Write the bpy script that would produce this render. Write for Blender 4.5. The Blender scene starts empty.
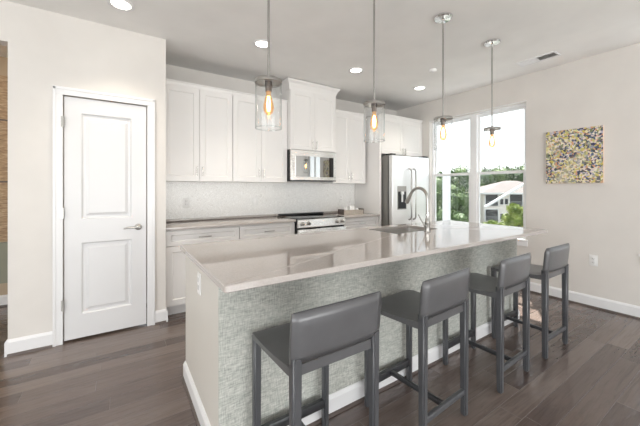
import bpy, bmesh, math, random
from mathutils import Vector, Matrix
random.seed(7)
PI = math.pi
C = bpy.context.scene.collection
sc = bpy.context.scene

# ------------------------------------------------------------ camera
cam_d = bpy.data.cameras.new('camera')
cam = bpy.data.objects.new('camera', cam_d)
C.objects.link(cam)
cam.location = (0, 0, 1.30)
cam.rotation_euler = (PI/2, 0, math.radians(-33.5))
cam_d.sensor_fit = 'HORIZONTAL'
cam_d.sensor_width = 36
cam_d.lens = 304/640*36
cam_d.shift_y = -24/640
cam_d.clip_start = 0.02
cam_d.clip_end = 400
sc.camera = cam

# ------------------------------------------------------------ world, sun, fill, exposure
sc.view_settings.view_transform = 'Standard'
sc.view_settings.look = 'None'
sc.view_settings.gamma = 1
sc.view_settings.use_curve_mapping = False
sc.view_settings.exposure = 0.0
sc.cycles.max_bounces = 10
sc.cycles.diffuse_bounces = 5
sc.cycles.glossy_bounces = 5
sc.cycles.transmission_bounces = 8
sc.cycles.transparent_max_bounces = 24
sc.cycles.caustics_reflective = False
sc.cycles.caustics_refractive = False
sc.cycles.sample_clamp_indirect = 6

w = bpy.data.worlds.new('hazy_sky'); sc.world = w
w.use_nodes = True
nt = w.node_tree; nt.nodes.clear()
o_ = nt.nodes.new('ShaderNodeOutputWorld'); bg = nt.nodes.new('ShaderNodeBackground')
tc = nt.nodes.new('ShaderNodeTexCoord'); sp = nt.nodes.new('ShaderNodeSeparateXYZ')
rp = nt.nodes.new('ShaderNodeValToRGB')
rp.color_ramp.elements[0].position = 0.0; rp.color_ramp.elements[0].color = (1.0, 1.0, 1.0, 1)
rp.color_ramp.elements[1].position = 0.8; rp.color_ramp.elements[1].color = (0.72, 0.84, 1.0, 1)
nt.links.new(tc.outputs['Generated'], sp.inputs[0]); nt.links.new(sp.outputs['Z'], rp.inputs[0])
nt.links.new(rp.outputs[0], bg.inputs[0]); bg.inputs[1].default_value = 2.2
nt.links.new(bg.outputs[0], o_.inputs[0])

def light(name, kind, loc, aim=None, **kw):
    d = bpy.data.lights.new(name, kind)
    for k, v in kw.items(): setattr(d, k, v)
    o = bpy.data.objects.new(name, d); C.objects.link(o); o.location = loc
    if aim is not None:
        o.rotation_euler = (Vector(aim)-Vector(loc)).to_track_quat('-Z', 'Y').to_euler()
    return o
light('sun', 'SUN', (20, 12, 30), aim=(20-0.86*0.513, 12-0.51*0.513, 29.0), energy=20.0, angle=math.radians(0.6), color=(1, .96, .9))
# added fill lamp standing in for daylight at the invented left window
light('left_fill_light', 'AREA', (-3.52, -.5, 1.5), aim=(0, .6, 1.3), shape='RECTANGLE', size=3.6, size_y=1.7, energy=48, color=(1, 1, 1))
# added fill lamp standing in for daylight at the unseen rear glazing
light('rear_fill_light', 'AREA', (0.6, -3.9, 1.5), aim=(0.9, 3, 1.3), shape='RECTANGLE', size=5.6, size_y=2.1, energy=40, color=(1, 1, 1))
# added upward fill lamps at the rear and left glazing, brightening the ceiling
light('rear_ceiling_fill', 'AREA', (.6, -4.12, .75), aim=(.6, -.4, 2.75), shape='RECTANGLE', size=6.0, size_y=1.3, energy=170, color=(1, 1, 1))
light('left_ceiling_fill', 'AREA', (-3.56, -.5, 1.1), aim=(-.8, .3, 2.75), shape='RECTANGLE', size=3.6, size_y=.9, energy=45, color=(1, 1, 1))

# ------------------------------------------------------------ materials
def mat(name, col, rough=.5, metal=0., spec=None, coat=0., emit=None, es=1., trans=0., ior=None, sheen=0.):
    m = bpy.data.materials.new(name); m.use_nodes = True
    b = m.node_tree.nodes['Principled BSDF']
    b.inputs['Base Color'].default_value = (*col, 1)
    b.inputs['Roughness'].default_value = rough
    b.inputs['Metallic'].default_value = metal
    if spec is not None: b.inputs['Specular IOR Level'].default_value = spec
    b.inputs['Coat Weight'].default_value = coat
    b.inputs['Transmission Weight'].default_value = trans
    if ior: b.inputs['IOR'].default_value = ior
    if emit:
        b.inputs['Emission Color'].default_value = (*emit, 1); b.inputs['Emission Strength'].default_value = es
    return m
def srgb(r, g, b):
    f = lambda c: (c/255/12.92 if c/255 <= .04045 else ((c/255+.055)/1.055)**2.4)
    return (f(r), f(g), f(b))
class N:
    def __init__(s, m): s.m = m; s.t = m.node_tree; s.b = s.t.nodes['Principled BSDF']
    def n(s, ty, **kw):
        x = s.t.nodes.new(ty)
        for k, v in kw.items():
            if k.startswith('_'): setattr(x, k[1:], v)
            else: x.inputs[k.replace('__', ' ')].default_value = v
        return x
    def l(s, a, b): s.t.links.new(a, b)
    def coords(s, scale=(1, 1, 1), which='Object', rot=(0, 0, 0)):
        t = s.n('ShaderNodeTexCoord'); mp = s.n('ShaderNodeMapping'); mp.inputs['Scale'].default_value = scale
        mp.inputs['Rotation'].default_value = rot
        s.l(t.outputs[which], mp.inputs[0]); return mp.outputs[0]
    def ramp(s, fac, stops, interp='LINEAR'):
        r = s.n('ShaderNodeValToRGB'); r.color_ramp.interpolation = interp
        e = r.color_ramp.elements
        while len(e) < len(stops): e.new(.5)
        for i, (p, c) in enumerate(stops): e[i].position = p; e[i].color = (*c, 1)
        s.l(fac, r.inputs[0]); return r.outputs[0]
    def mix(s, fac, a, b, mode='MIX'):
        x = s.n('ShaderNodeMix'); x.data_type = 'RGBA'; x.blend_type = mode
        for i, v in ((0, fac), (6, a), (7, b)):
            if isinstance(v, (int, float)): x.inputs[i].default_value = v
            elif isinstance(v, tuple): x.inputs[i].default_value = (*v, 1)
            else: s.l(v, x.inputs[i])
        return x.outputs[2]
    def bump(s, h, strength=.2, dist=.01):
        b = s.n('ShaderNodeBump'); b.inputs['Strength'].default_value = strength; b.inputs['Distance'].default_value = dist
        s.l(h, b.inputs['Height']); s.l(b.outputs[0], s.b.inputs['Normal'])
M = {}
def paint(name, col, rough=.6, var=.03, scale=3., bump=.03):
    m = mat(name, col, rough); k = N(m)
    v = k.coords((1, 1, 1)); nz = k.n('ShaderNodeTexNoise', Scale=scale, Detail=3.)
    k.l(v, nz.inputs['Vector'])
    c = k.ramp(nz.outputs['Fac'], [(.3, tuple(x*(1-var) for x in col)), (.7, tuple(min(1, x*(1+var)) for x in col))])
    k.l(c, k.b.inputs['Base Color'])
    if bump:
        n2 = k.n('ShaderNodeTexNoise', Scale=220., Detail=2.); k.l(v, n2.inputs['Vector']); k.bump(n2.outputs['Fac'], bump, .002)
    return m
M['wall'] = paint('warm_grey_wall_paint', srgb(217, 213, 208), .65)
M['ceiling'] = paint('ceiling_paint', srgb(238, 237, 235), .8)
M['trim'] = paint('white_trim_paint', srgb(230, 230, 231), .35, .01)
M['cab'] = paint('white_cabinet_lacquer', srgb(230, 228, 226), .35, .01, bump=0)
M['door'] = paint('white_door_paint', srgb(220, 220, 221), .35, .01)
M['isl'] = paint('island_end_paint', srgb(212, 208, 201), .5, .01)
M['nickel'] = mat('brushed_nickel', (.62, .61, .59), .25, 1)
M['cap'] = mat('satin_nickel', (.42, .41, .39), .3, 1)
M['chrome'] = mat('chrome', (.75, .75, .76), .12, 1)
M['black'] = mat('black_plastic', (.012, .012, .013), .35)
M['blackglass'] = mat('black_glass', (.01, .011, .012), .04, spec=.7)
M['mwglass'] = mat('mirror_tinted_glass', (.46, .47, .47), .03, 1)
M['filament'] = mat('glowing_filament', (1, .6, .25), .5, emit=(1, .72, .42), es=40.)
M['can_lamp'] = mat('recessed_lamp_lens', (1, 1, 1), .5, emit=(1, .93, .82), es=9.)
M['socket'] = mat('dark_bronze_metal', (.16, .13, .11), .35, 1)
M['plate'] = mat('white_plastic_plate', (.82, .82, .81), .4)
M['slot'] = mat('outlet_slot', (.08, .08, .08), .6)
M['tray'] = paint('greige_wicker', srgb(172, 164, 154), .7, .12, 40., .3)
M['ceramic'] = mat('white_ceramic', (.85, .85, .84), .2)
M['canvas_edge'] = mat('canvas_edge', srgb(224, 200, 182), .8)
M['shoe'] = mat('dark_stained_wood', srgb(92, 82, 78), .45)
M['vinyl'] = mat('white_vinyl', (.86, .87, .88), .35)
M['siding'] = paint('beige_stucco', srgb(240, 233, 224), .8, .04, .6, 0)
M['roof'] = paint('brown_pink_shingles', srgb(132, 124, 121), .85, .10, 2., 0)
M['darkpane'] = mat('far_window_pane', (.03, .035, .04), .15)
M['bark'] = mat('tree_bark', (.09, .065, .045), .9)
M['screen_frame'] = mat('grey_screen_frame', (.4, .41, .42), .5)

def stainless(name, col, rough, vert=True):
    m = mat(name, col, rough, 1.); k = N(m)
    v = k.coords((300, 300, 3) if vert else (3, 3, 300)); nz = k.n('ShaderNodeTexNoise', Scale=1., Detail=2.)
    k.l(v, nz.inputs['Vector'])
    r = k.n('ShaderNodeMapRange'); r.inputs['To Min'].default_value = rough-.05; r.inputs['To Max'].default_value = rough+.08
    k.l(nz.outputs['Fac'], r.inputs[0]); k.l(r.outputs[0], k.b.inputs['Roughness'])
    return m
M['steel'] = stainless('brushed_stainless', (.95, .95, .95), .45)
M['steelh'] = stainless('brushed_stainless_horizontal', (.74, .73, .71), .26, False)
M['fridge_side'] = mat('grey_appliance_side', (.36, .35, .33), .45, .3)
M['sinksteel'] = stainless('sink_steel', (.55, .54, .52), .3, False)

def leather(name, col):
    m = mat(name, col, .28, spec=.7); k = N(m); v = k.coords((1, 1, 1))
    vo = k.n('ShaderNodeTexVoronoi', Scale=260.); k.l(v, vo.inputs['Vector']); k.bump(vo.outputs['Distance'], .10, .002)
    nz = k.n('ShaderNodeTexNoise', Scale=7., Detail=3.); k.l(v, nz.inputs['Vector'])
    k.l(k.ramp(nz.outputs['Fac'], [(.3, tuple(c*.9 for c in col)), (.7, tuple(c*1.1 for c in col))]), k.b.inputs['Base Color'])
    return m
M['leather'] = leather('grey_leather', srgb(86, 86, 88))
M['leather_shaded'] = leather('grey_leather_shaded', srgb(74, 75, 78))  # seat leather darkened, shade on the legs put into the colour
M['darkbar'] = leather('charcoal_leather', srgb(52, 53, 56))

def quartz():
    col = srgb(183, 176, 171); m = mat('greige_quartz', col, .03, spec=.75, coat=0.); k = N(m); v = k.coords()
    k.b.inputs['Coat Roughness'].default_value = .05
    nz = k.n('ShaderNodeTexNoise', Scale=120., Detail=4.); k.l(v, nz.inputs['Vector'])
    k.l(k.ramp(nz.outputs['Fac'], [(.35, tuple(c*.94 for c in col)), (.65, tuple(c*1.03 for c in col))]), k.b.inputs['Base Color'])
    return m
M['quartz'] = quartz()
def weave():
    m = mat('woven_grasscloth', srgb(168, 171, 164), .75); k = N(m)
    a = k.n('ShaderNodeTexNoise', Scale=1., Detail=3.); k.l(k.coords((30, 30, 200)), a.inputs['Vector'])
    b = k.n('ShaderNodeTexNoise', Scale=1., Detail=3.); k.l(k.coords((200, 200, 28)), b.inputs['Vector'])
    s = k.n('ShaderNodeMath', _operation='ADD'); k.l(a.outputs['Fac'], s.inputs[0]); k.l(b.outputs['Fac'], s.inputs[1])
    h = k.n('ShaderNodeMath', _operation='MULTIPLY'); k.l(s.outputs[0], h.inputs[0]); h.inputs[1].default_value = .5
    big = k.n('ShaderNodeTexNoise', Scale=2.2, Detail=2.); k.l(k.coords(), big.inputs['Vector'])
    c = k.ramp(h.outputs[0], [(.36, srgb(144, 147, 141)), (.5, srgb(178, 179, 172)), (.63, srgb(204, 204, 197))])
    c = k.mix(k.ramp(big.outputs['Fac'], [(.4, (0, 0, 0)), (.7, (.3, .3, .3))]), c, srgb(168, 174, 170))
    k.l(c, k.b.inputs['Base Color']); k.bump(h.outputs[0], .25, .003)
    return m
M['weave'] = weave()
def tile():
    m = mat('white_mosaic_tile', srgb(226, 226, 224), .25); k = N(m); v = k.coords((1, 1, 1))
    vo = k.n('ShaderNodeTexVoronoi', Scale=48.); k.l(v, vo.inputs['Vector'])
    ed = k.n('ShaderNodeTexVoronoi', Scale=48.); ed.feature = 'DISTANCE_TO_EDGE'; k.l(v, ed.inputs['Vector'])
    c = k.ramp(vo.outputs['Color'], [(.1, srgb(234, 234, 232)), (.9, srgb(246, 246, 244))])
    c = k.mix(k.ramp(ed.outputs['Distance'], [(.02, (1, 1, 1)), (.07, (0, 0, 0))]), c, srgb(220, 219, 216))
    k.l(c, k.b.inputs['Base Color']); k.bump(ed.outputs['Distance'], .1, .002)
    return m
M['tile'] = tile()
def planks():
    m = mat('grey_brown_wood_planks', srgb(110, 97, 91), .3, spec=.8); k = N(m); v = k.coords()
    br = k.n('ShaderNodeTexBrick'); br.offset = 0.; br.offset_frequency = 1; br.squash = 1.0
    for n_, x in (('Scale', 1.), ('Mortar Size', .0016), ('Mortar Smooth', .4), ('Bias', 0.), ('Brick Width', 1.5), ('Row Height', .125)): br.inputs[n_].default_value = x
    br.inputs['Color1'].default_value = (0, 0, 0, 1); br.inputs['Color2'].default_value = (1, 1, 1, 1); br.inputs['Mortar'].default_value = (.5, .5, .5, 1)
    sx = k.n('ShaderNodeSeparateXYZ'); k.l(v, sx.inputs[0])
    ya = k.n('ShaderNodeMath', _operation='ADD'); k.l(sx.outputs['Y'], ya.inputs[0]); ya.inputs[1].default_value = 9.949
    dv = k.n('ShaderNodeMath', _operation='DIVIDE'); k.l(ya.outputs[0], dv.inputs[0]); dv.inputs[1].default_value = .125
    fl = k.n('ShaderNodeMath', _operation='FLOOR'); k.l(dv.outputs[0], fl.inputs[0])
    wn = k.n('ShaderNodeTexWhiteNoise'); wn.noise_dimensions = '1D'; k.l(fl.outputs[0], wn.inputs['W'])
    xs_ = k.n('ShaderNodeMath', _operation='MULTIPLY_ADD'); k.l(wn.outputs['Value'], xs_.inputs[0]); xs_.inputs[1].default_value = 1.5; k.l(sx.outputs['X'], xs_.inputs[2])
    xa = k.n('ShaderNodeMath', _operation='ADD'); k.l(xs_.outputs[0], xa.inputs[0]); xa.inputs[1].default_value = 15.
    cb = k.n('ShaderNodeCombineXYZ'); k.l(xa.outputs[0], cb.inputs['X']); k.l(ya.outputs[0], cb.inputs['Y'])
    k.l(cb.outputs[0], br.inputs['Vector'])
    base = k.ramp(br.outputs['Color'], [(0, srgb(86, 74, 70)), (.35, srgb(97, 84, 79)), (.7, srgb(106, 93, 87)), (1, srgb(120, 107, 100))])
    off = k.n('ShaderNodeVectorMath', _operation='MULTIPLY_ADD'); k.l(br.outputs['Color'], off.inputs[0]); off.inputs[1].default_value = (7, 5, 0); k.l(v, off.inputs[2])
    mp = k.n('ShaderNodeMapping'); mp.inputs['Scale'].default_value = (1.6, 26, 1); k.l(off.outputs[0], mp.inputs[0])
    g = k.n('ShaderNodeTexNoise', Scale=1.6, Detail=6., Roughness=.65, Distortion=1.2); k.l(mp.outputs[0], g.inputs['Vector'])
    gr = k.ramp(g.outputs['Fac'], [(.3, (.74, .72, .71)), (.5, (1, 1, 1)), (.72, (1.12, 1.11, 1.10))])
    c = k.mix(1., base, gr, 'MULTIPLY')
    c = k.mix(br.outputs['Fac'], c, srgb(128, 118, 114))  # paler seams: highlights on the plank bevels put into the colour
    k.l(c, k.b.inputs['Base Color'])
    mp2 = k.n('ShaderNodeMapping'); mp2.inputs['Scale'].default_value = (7, 22, 1); k.l(off.outputs[0], mp2.inputs[0])
    sc2 = k.n('ShaderNodeTexNoise', Scale=1., Detail=2.); k.l(mp2.outputs[0], sc2.inputs['Vector'])
    hh = k.n('ShaderNodeMath', _operation='SUBTRACT'); k.l(sc2.outputs['Fac'], hh.inputs[0]); k.l(br.outputs['Fac'], hh.inputs[1])
    k.bump(hh.outputs[0], .6, .008)
    rr = k.n('ShaderNodeMapRange'); rr.inputs['To Min'].default_value = .12; rr.inputs['To Max'].default_value = .26
    k.l(g.outputs['Fac'], rr.inputs[0]); k.l(rr.outputs[0], k.b.inputs['Roughness'])
    return m
M['floor'] = planks()
def painting():
    m = mat('abstract_paint_dabs', (.5, .5, .4), .6); k = N(m); v = k.coords((1, 1, 1))
    d = k.n('ShaderNodeTexNoise', Scale=14., Detail=2.); k.l(v, d.inputs['Vector'])
    dv = k.n('ShaderNodeVectorMath', _operation='MULTIPLY_ADD'); k.l(d.outputs['Color'], dv.inputs[0]); dv.inputs[1].default_value = (.05, .05, .05); k.l(v, dv.inputs[2])
    vo = k.n('ShaderNodeTexVoronoi', Scale=58.); k.l(dv.outputs[0], vo.inputs['Vector'])
    sx = k.n('ShaderNodeSeparateColor'); k.l(vo.outputs['Color'], sx.inputs[0])
    pal = [srgb(226, 214, 190), srgb(196, 190, 120), srgb(70, 76, 84), srgb(222, 206, 200), srgb(150, 152, 164), srgb(206, 190, 96), srgb(168, 176, 150), srgb(60, 62, 96),
           srgb(232, 224, 208), srgb(120, 128, 96), srgb(208, 156, 120), srgb(190, 186, 200), srgb(104, 78, 84), srgb(226, 220, 168), srgb(88, 104, 130)]
    c = k.ramp(sx.outputs[0], [(i/len(pal), p) for i, p in enumerate(pal)], 'CONSTANT')
    big = k.n('ShaderNodeTexNoise', Scale=5., Detail=1.); k.l(v, big.inputs['Vector'])
    c = k.mix(k.ramp(big.outputs['Fac'], [(.45, (0, 0, 0)), (.75, (.45, .45, .45))]), c, srgb(226, 216, 176))
    k.l(c, k.b.inputs['Base Color']); k.bump(vo.outputs['Distance'], .3, .004)
    return m
M['painting'] = painting()
def hallpanel():
    m = mat('brown_woven_hanging', srgb(140, 116, 92), .8); k = N(m)
    nz = k.n('ShaderNodeTexNoise', Scale=1., Detail=4.); k.l(k.coords((20, 20, 120)), nz.inputs['Vector'])
    k.l(k.ramp(nz.outputs['Fac'], [(.3, srgb(142, 118, 94)), (.55, srgb(182, 156, 126)), (.75, srgb(208, 188, 160))]), k.b.inputs['Base Color'])
    return m
M['hanging'] = hallpanel()
M['sage'] = paint('sage_green_paint', srgb(148, 150, 134), .7)
M['tan'] = paint('tan_hall_paint', srgb(186, 168, 144), .7)
def thin_glass(name, tint=(1, 1, 1), base=.05, edge=.6, power=3.5, emit=None, es=0., dark=1.):
    # clear sheet glass: straight-through light plus a mirror reflection growing towards grazing angles
    m = bpy.data.materials.new(name); m.use_nodes = True; t = m.node_tree; t.nodes.clear()
    o = t.nodes.new('ShaderNodeOutputMaterial'); mx = t.nodes.new('ShaderNodeMixShader')
    tr = t.nodes.new('ShaderNodeBsdfTransparent'); tr.inputs[0].default_value = (*tint, 1)
    gl = t.nodes.new('ShaderNodeBsdfGlossy'); gl.inputs['Roughness'].default_value = .02
    lw = t.nodes.new('ShaderNodeLayerWeight'); pw = t.nodes.new('ShaderNodeMath'); pw.operation = 'POWER'; pw.inputs[1].default_value = power
    ma = t.nodes.new('ShaderNodeMath'); ma.operation = 'MULTIPLY_ADD'; ma.inputs[1].default_value = edge; ma.inputs[2].default_value = base
    cr = t.nodes.new('ShaderNodeValToRGB'); cr.color_ramp.elements[0].position = .68; cr.color_ramp.elements[0].color = (*tint, 1)
    cr.color_ramp.elements[1].position = 1.0; cr.color_ramp.elements[1].color = (tint[0]*dark, tint[1]*(dark+.05), tint[2]*(dark+.05), 1)
    t.links.new(lw.outputs['Facing'], cr.inputs[0]); t.links.new(cr.outputs[0], tr.inputs[0])
    t.links.new(lw.outputs['Facing'], pw.inputs[0]); t.links.new(pw.outputs[0], ma.inputs[0])
    t.links.new(ma.outputs[0], mx.inputs[0]); t.links.new(tr.outputs[0], mx.inputs[1]); t.links.new(gl.outputs[0], mx.inputs[2])
    if emit:
        em = t.nodes.new('ShaderNodeEmission'); em.inputs[0].default_value = (*emit, 1); em.inputs[1].default_value = es
        ad = t.nodes.new('ShaderNodeAddShader'); t.links.new(mx.outputs[0], ad.inputs[0]); t.links.new(em.outputs[0], ad.inputs[1]); t.links.new(ad.outputs[0], o.inputs[0])
    else: t.links.new(mx.outputs[0], o.inputs[0])
    return m
M['pane'] = thin_glass('window_glass', (.97, .985, .98), .03, .5, 5)
M['shade'] = thin_glass('clear_shade_glass', (.985, .99, .99), .05, .5, 3, dark=.55)
M['rimglass'] = thin_glass('ground_glass_rim', (.92, .94, .94), .10, .4, 2)
def mesh_screen():
    m = bpy.data.materials.new('insect_screen'); m.use_nodes = True; t = m.node_tree; t.nodes.clear()
    o = t.nodes.new('ShaderNodeOutputMaterial'); mx = t.nodes.new('ShaderNodeMixShader')
    tr = t.nodes.new('ShaderNodeBsdfTransparent'); df = t.nodes.new('ShaderNodeBsdfDiffuse'); df.inputs[0].default_value = (.03, .03, .03, 1)
    mx.inputs[0].default_value = .2
    t.links.new(tr.outputs[0], mx.inputs[1]); t.links.new(df.outputs[0], mx.inputs[2]); t.links.new(mx.outputs[0], o.inputs[0])
    return m
M['screen'] = mesh_screen()
def leaves(name, a, b, c):
    m = mat(name, a, .6); k = N(m)
    nz = k.n('ShaderNodeTexNoise', Scale=.9, Detail=3.); k.l(k.coords(), nz.inputs['Vector'])
    k.l(k.ramp(nz.outputs['Fac'], [(.3, a), (.5, b), (.72, c)]), k.b.inputs['Base Color'])
    return m
M['leaf_dark'] = leaves('dark_green_leaves', srgb(36, 54, 28), srgb(58, 82, 43), srgb(94, 116, 66))
M['leaf_mid'] = leaves('mid_green_leaves', srgb(52, 74, 40), srgb(82, 106, 58), srgb(122, 142, 86))
M['leaf_lime'] = leaves('lime_green_leaves', srgb(92, 114, 46), srgb(138, 156, 72), srgb(184, 190, 108))
M['grass'] = paint('grey_green_ground', srgb(118, 119, 112), .9, .15, .4, 0)

# ------------------------------------------------------------ mesh helpers
def bm_box(bm, x0, x1, y0, y1, z0, z1, bev=0., seg=2):
    r = bmesh.ops.create_cube(bm, size=1.)
    vs = r['verts']
    for v in vs:
        v.co = Vector(((x0+x1)/2+v.co.x*(x1-x0), (y0+y1)/2+v.co.y*(y1-y0), (z0+z1)/2+v.co.z*(z1-z0)))
    if bev:
        es = set(e for v in vs for e in v.link_edges)
        bmesh.ops.bevel(bm, geom=list(es), offset=bev, segments=seg, affect='EDGES', profile=.5)
def bm_lathe(bm, prof, cx=0, cy=0, seg=24, cz=0):
    rings = []
    for r, z in prof:
        if r < 1e-6: rings.append([bm.verts.new((cx, cy, cz+z))])
        else: rings.append([bm.verts.new((cx+r*math.cos(2*PI*i/seg), cy+r*math.sin(2*PI*i/seg), cz+z)) for i in range(seg)])
    for a, b in zip(rings, rings[1:]):
        for i in range(seg):
            j = (i+1) % seg
            q = [a[i % len(a)], a[j % len(a)], b[j % len(b)], b[i % len(b)]]
            q2 = []
            for v in q:
                if v not in q2: q2.append(v)
            if len(q2) > 2:
                try: bm.faces.new(q2)
                except ValueError: pass
def bm_tube(bm, pts, r, seg=10, cap=True):
    pts = [Vector(p) for p in pts]; n = len(pts)
    rad = r if isinstance(r, (list, tuple)) else [r]*n
    tang = [(pts[min(i+1, n-1)]-pts[max(i-1, 0)]).normalized() for i in range(n)]
    up = Vector((0, 0, 1)) if abs(tang[0].z) < .9 else Vector((1, 0, 0))
    u = tang[0].cross(up).normalized(); rings = []
    for i in range(n):
        u = (u-tang[i]*u.dot(tang[i])).normalized(); v = tang[i].cross(u)
        rings.append([bm.verts.new(pts[i]+(u*math.cos(2*PI*k/seg)+v*math.sin(2*PI*k/seg))*rad[i]) for k in range(seg)])
    for a, b in zip(rings, rings[1:]):
        for k in range(seg): bm.faces.new([a[k], a[(k+1) % seg], b[(k+1) % seg], b[k]])
    if cap:
        bm.faces.new(rings[0][::-1]); bm.faces.new(rings[-1])
def bm_prism(bm, poly, axis, a, b):
    # poly in the two other axes (in x,y,z order), extruded along axis from a to b
    def mk(p, t):
        c = list(p); c.insert(axis, t); return bm.verts.new(c)
    A = [mk(p, a) for p in poly]; B = [mk(p, b) for p in poly]; n = len(poly)
    for i in range(n): bm.faces.new([A[i], A[(i+1) % n], B[(i+1) % n], B[i]])
    bm.faces.new(A[::-1]); bm.faces.new(B)
def bm_panel(bm, xs, zs, holes, yf, th, prof):
    """slab facing -y; xs, zs grid lines, holes = set of (i,j) cells carrying a moulded panel; prof = [(inset, depth)]"""
    V = {}
    def vt(x, y, z):
        key = (round(x, 5), round(y, 5), round(z, 5))
        if key not in V: V[key] = bm.verts.new((x, y, z))
        return V[key]
    for i in range(len(xs)-1):
        for j in range(len(zs)-1):
            x0, x1, z0, z1 = xs[i], xs[i+1], zs[j], zs[j+1]
            ring = lambda ins, d: [vt(x0+ins, yf+d, z0+ins), vt(x1-ins, yf+d, z0+ins), vt(x1-ins, yf+d, z1-ins), vt(x0+ins, yf+d, z1-ins)]
            if (i, j) in holes:
                prev = ring(0, 0)
                for ins, d in prof:
                    cur = ring(ins, d)
                    for q in range(4): bm.faces.new([prev[q], prev[(q+1) % 4], cur[(q+1) % 4], cur[q]])
                    prev = cur
                bm.faces.new(prev)
            else: bm.faces.new(ring(0, 0))
    x0, x1, z0, z1 = xs[0], xs[-1], zs[0], zs[-1]
    bk = [vt(x0, yf+th, z0), vt(x1, yf+th, z0), vt(x1, yf+th, z1), vt(x0, yf+th, z1)]
    bm.faces.new(bk[::-1])
    for x, flip in ((x0, 0), (x1, 1)):
        col = [vt(x, yf, z) for z in zs]; b = [vt(x, yf+th, z0), vt(x, yf+th, z1)]
        bm.faces.new(col+[b[1], b[0]])
    for z in (z0, z1):
        row = [vt(x, yf, z) for x in xs]; b = [vt(x0, yf+th, z), vt(x1, yf+th, z)]
        bm.faces.new(row+[b[1], b[0]])
def obj(name, bm, m, parent=None, smooth=False, loc=None, kind=None, label=None):
    bmesh.ops.recalc_face_normals(bm, faces=bm.faces)
    me = bpy.data.meshes.new(name); bm.to_mesh(me); bm.free()
    o = bpy.data.objects.new(name, me); C.objects.link(o); me.materials.append(m)
    if smooth:
        for p in me.polygons: p.use_smooth = True
        if smooth != 'all':
            try: me.set_sharp_from_angle(angle=math.radians(40))
            except Exception: pass
    if parent is not None: o.parent = parent
    if loc: o.location = loc
    if kind: o['kind'] = kind
    if label: o['label'] = label
    return o
def boxo(name, b, m, parent=None, bev=0., seg=2, **kw):
    bm = bmesh.new(); bm_box(bm, *b, bev=bev, seg=seg); return obj(name, bm, m, parent, smooth=bool(bev), **kw)
def boxes(name, bs, m, parent=None, bev=0., **kw):
    bm = bmesh.new()
    for b in bs: bm_box(bm, *b, bev=bev)
    return obj(name, bm, m, parent, smooth=bool(bev), **kw)
def thing(name, label, cat, loc=(0, 0, 0), rz=0., group=None):
    o = bpy.data.objects.new(name, None); C.objects.link(o); o.empty_display_size = .1
    o.location = loc; o.rotation_euler = (0, 0, rz); tag(o, label, cat, group); return o
def tag(o, label, cat, group=None):
    o['label'] = label; o['category'] = cat
    if group: o['group'] = group
    return o
def struct(name, bm_or_boxes, m, parent=None, bev=0., label=None):
    if isinstance(bm_or_boxes, list): o = boxes(name, bm_or_boxes, m, parent, bev)
    else: o = obj(name, bm_or_boxes, m, parent)
    o['kind'] = 'structure'
    if label: o['label'] = label
    return o
def dup(root, loc, rz=None, label=None):
    r = root.copy(); C.objects.link(r); r.location = loc
    if rz is not None: r.rotation_euler = (0, 0, rz)
    if label: r['label'] = label
    for ch in list(root.children):
        c = ch.copy(); C.objects.link(c); c.parent = r
        for g in list(ch.children):
            d = g.copy(); C.objects.link(d); d.parent = c
    return r

# ------------------------------------------------------------ room shell
ZC = 2.765; XR = 4.35; YB = 3.97; YD = 3.32; T = .15
struct('floor', [(-3.6, XR+T, -4.3, 5.4, -.12, 0)], M['floor'], label='grey brown wood plank floor')
struct('ceiling', [(-3.6, XR+T, -4.3, 5.4, ZC, ZC+.12)], M['ceiling'])
W1 = (1.79, 3.245, .62, 2.425)       # kitchen window opening: y0, y1, z0, z1
W2 = (-.56, .745, .62, 2.425)
bs = [(XR, XR+T, -4.3, W2[0], 0, ZC), (XR, XR+T, W2[1], W1[0], 0, ZC), (XR, XR+T, W1[1], YB+T, 0, ZC)]
for a, b, c, d in (W1, W2): bs += [(XR, XR+T, a, b, 0, c), (XR, XR+T, a, b, d, ZC)]
struct('wall_right', bs, M['wall'])
struct('wall_back', [(.385, XR, YB, YB+T, 0, ZC)], M['wall'])
DX0, DX1, DZ = -.386, .221, 2.085     # pantry door opening
struct('wall_pantry', [(-.722, DX0-.012, YD, YD+.12, 0, ZC), (DX1+.012, .385, YD, YD+.12, 0, ZC), (DX0-.012, DX1+.012, YD, YD+.12, DZ+.012, ZC),
                     (.265, .385, YD+.12, YB+T, 0, ZC), (-3.6, -.722, YD, YD+.12, 2.45, ZC), (-3.6, -2.2, YD, YD+.12, 0, 2.45)], M['wall'])
struct('wall_left', [(-3.75, -3.6, -4.3, -2.4, 0, ZC), (-3.75, -3.6, 1.4, 5.4, 0, ZC), (-3.75, -3.6, -2.4, 1.4, 0, .6), (-3.75, -3.6, -2.4, 1.4, 2.4, ZC)], M['wall'])
struct('wall_rear', [(-3.6, -2.6, -4.3, -4.15, 0, ZC), (3.8, XR, -4.3, -4.15, 0, ZC), (-2.6, 3.8, -4.3, -4.15, 2.45, ZC)], M['wall'])
struct('wall_hall', [(-3.6, .265, 4.75, 4.87, 0, ZC)], M['tan'])
struct('wall_pantry_inside', [(-.722, -.61, YD+.12, 4.75, 0, ZC)], M['tan'])
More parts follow.
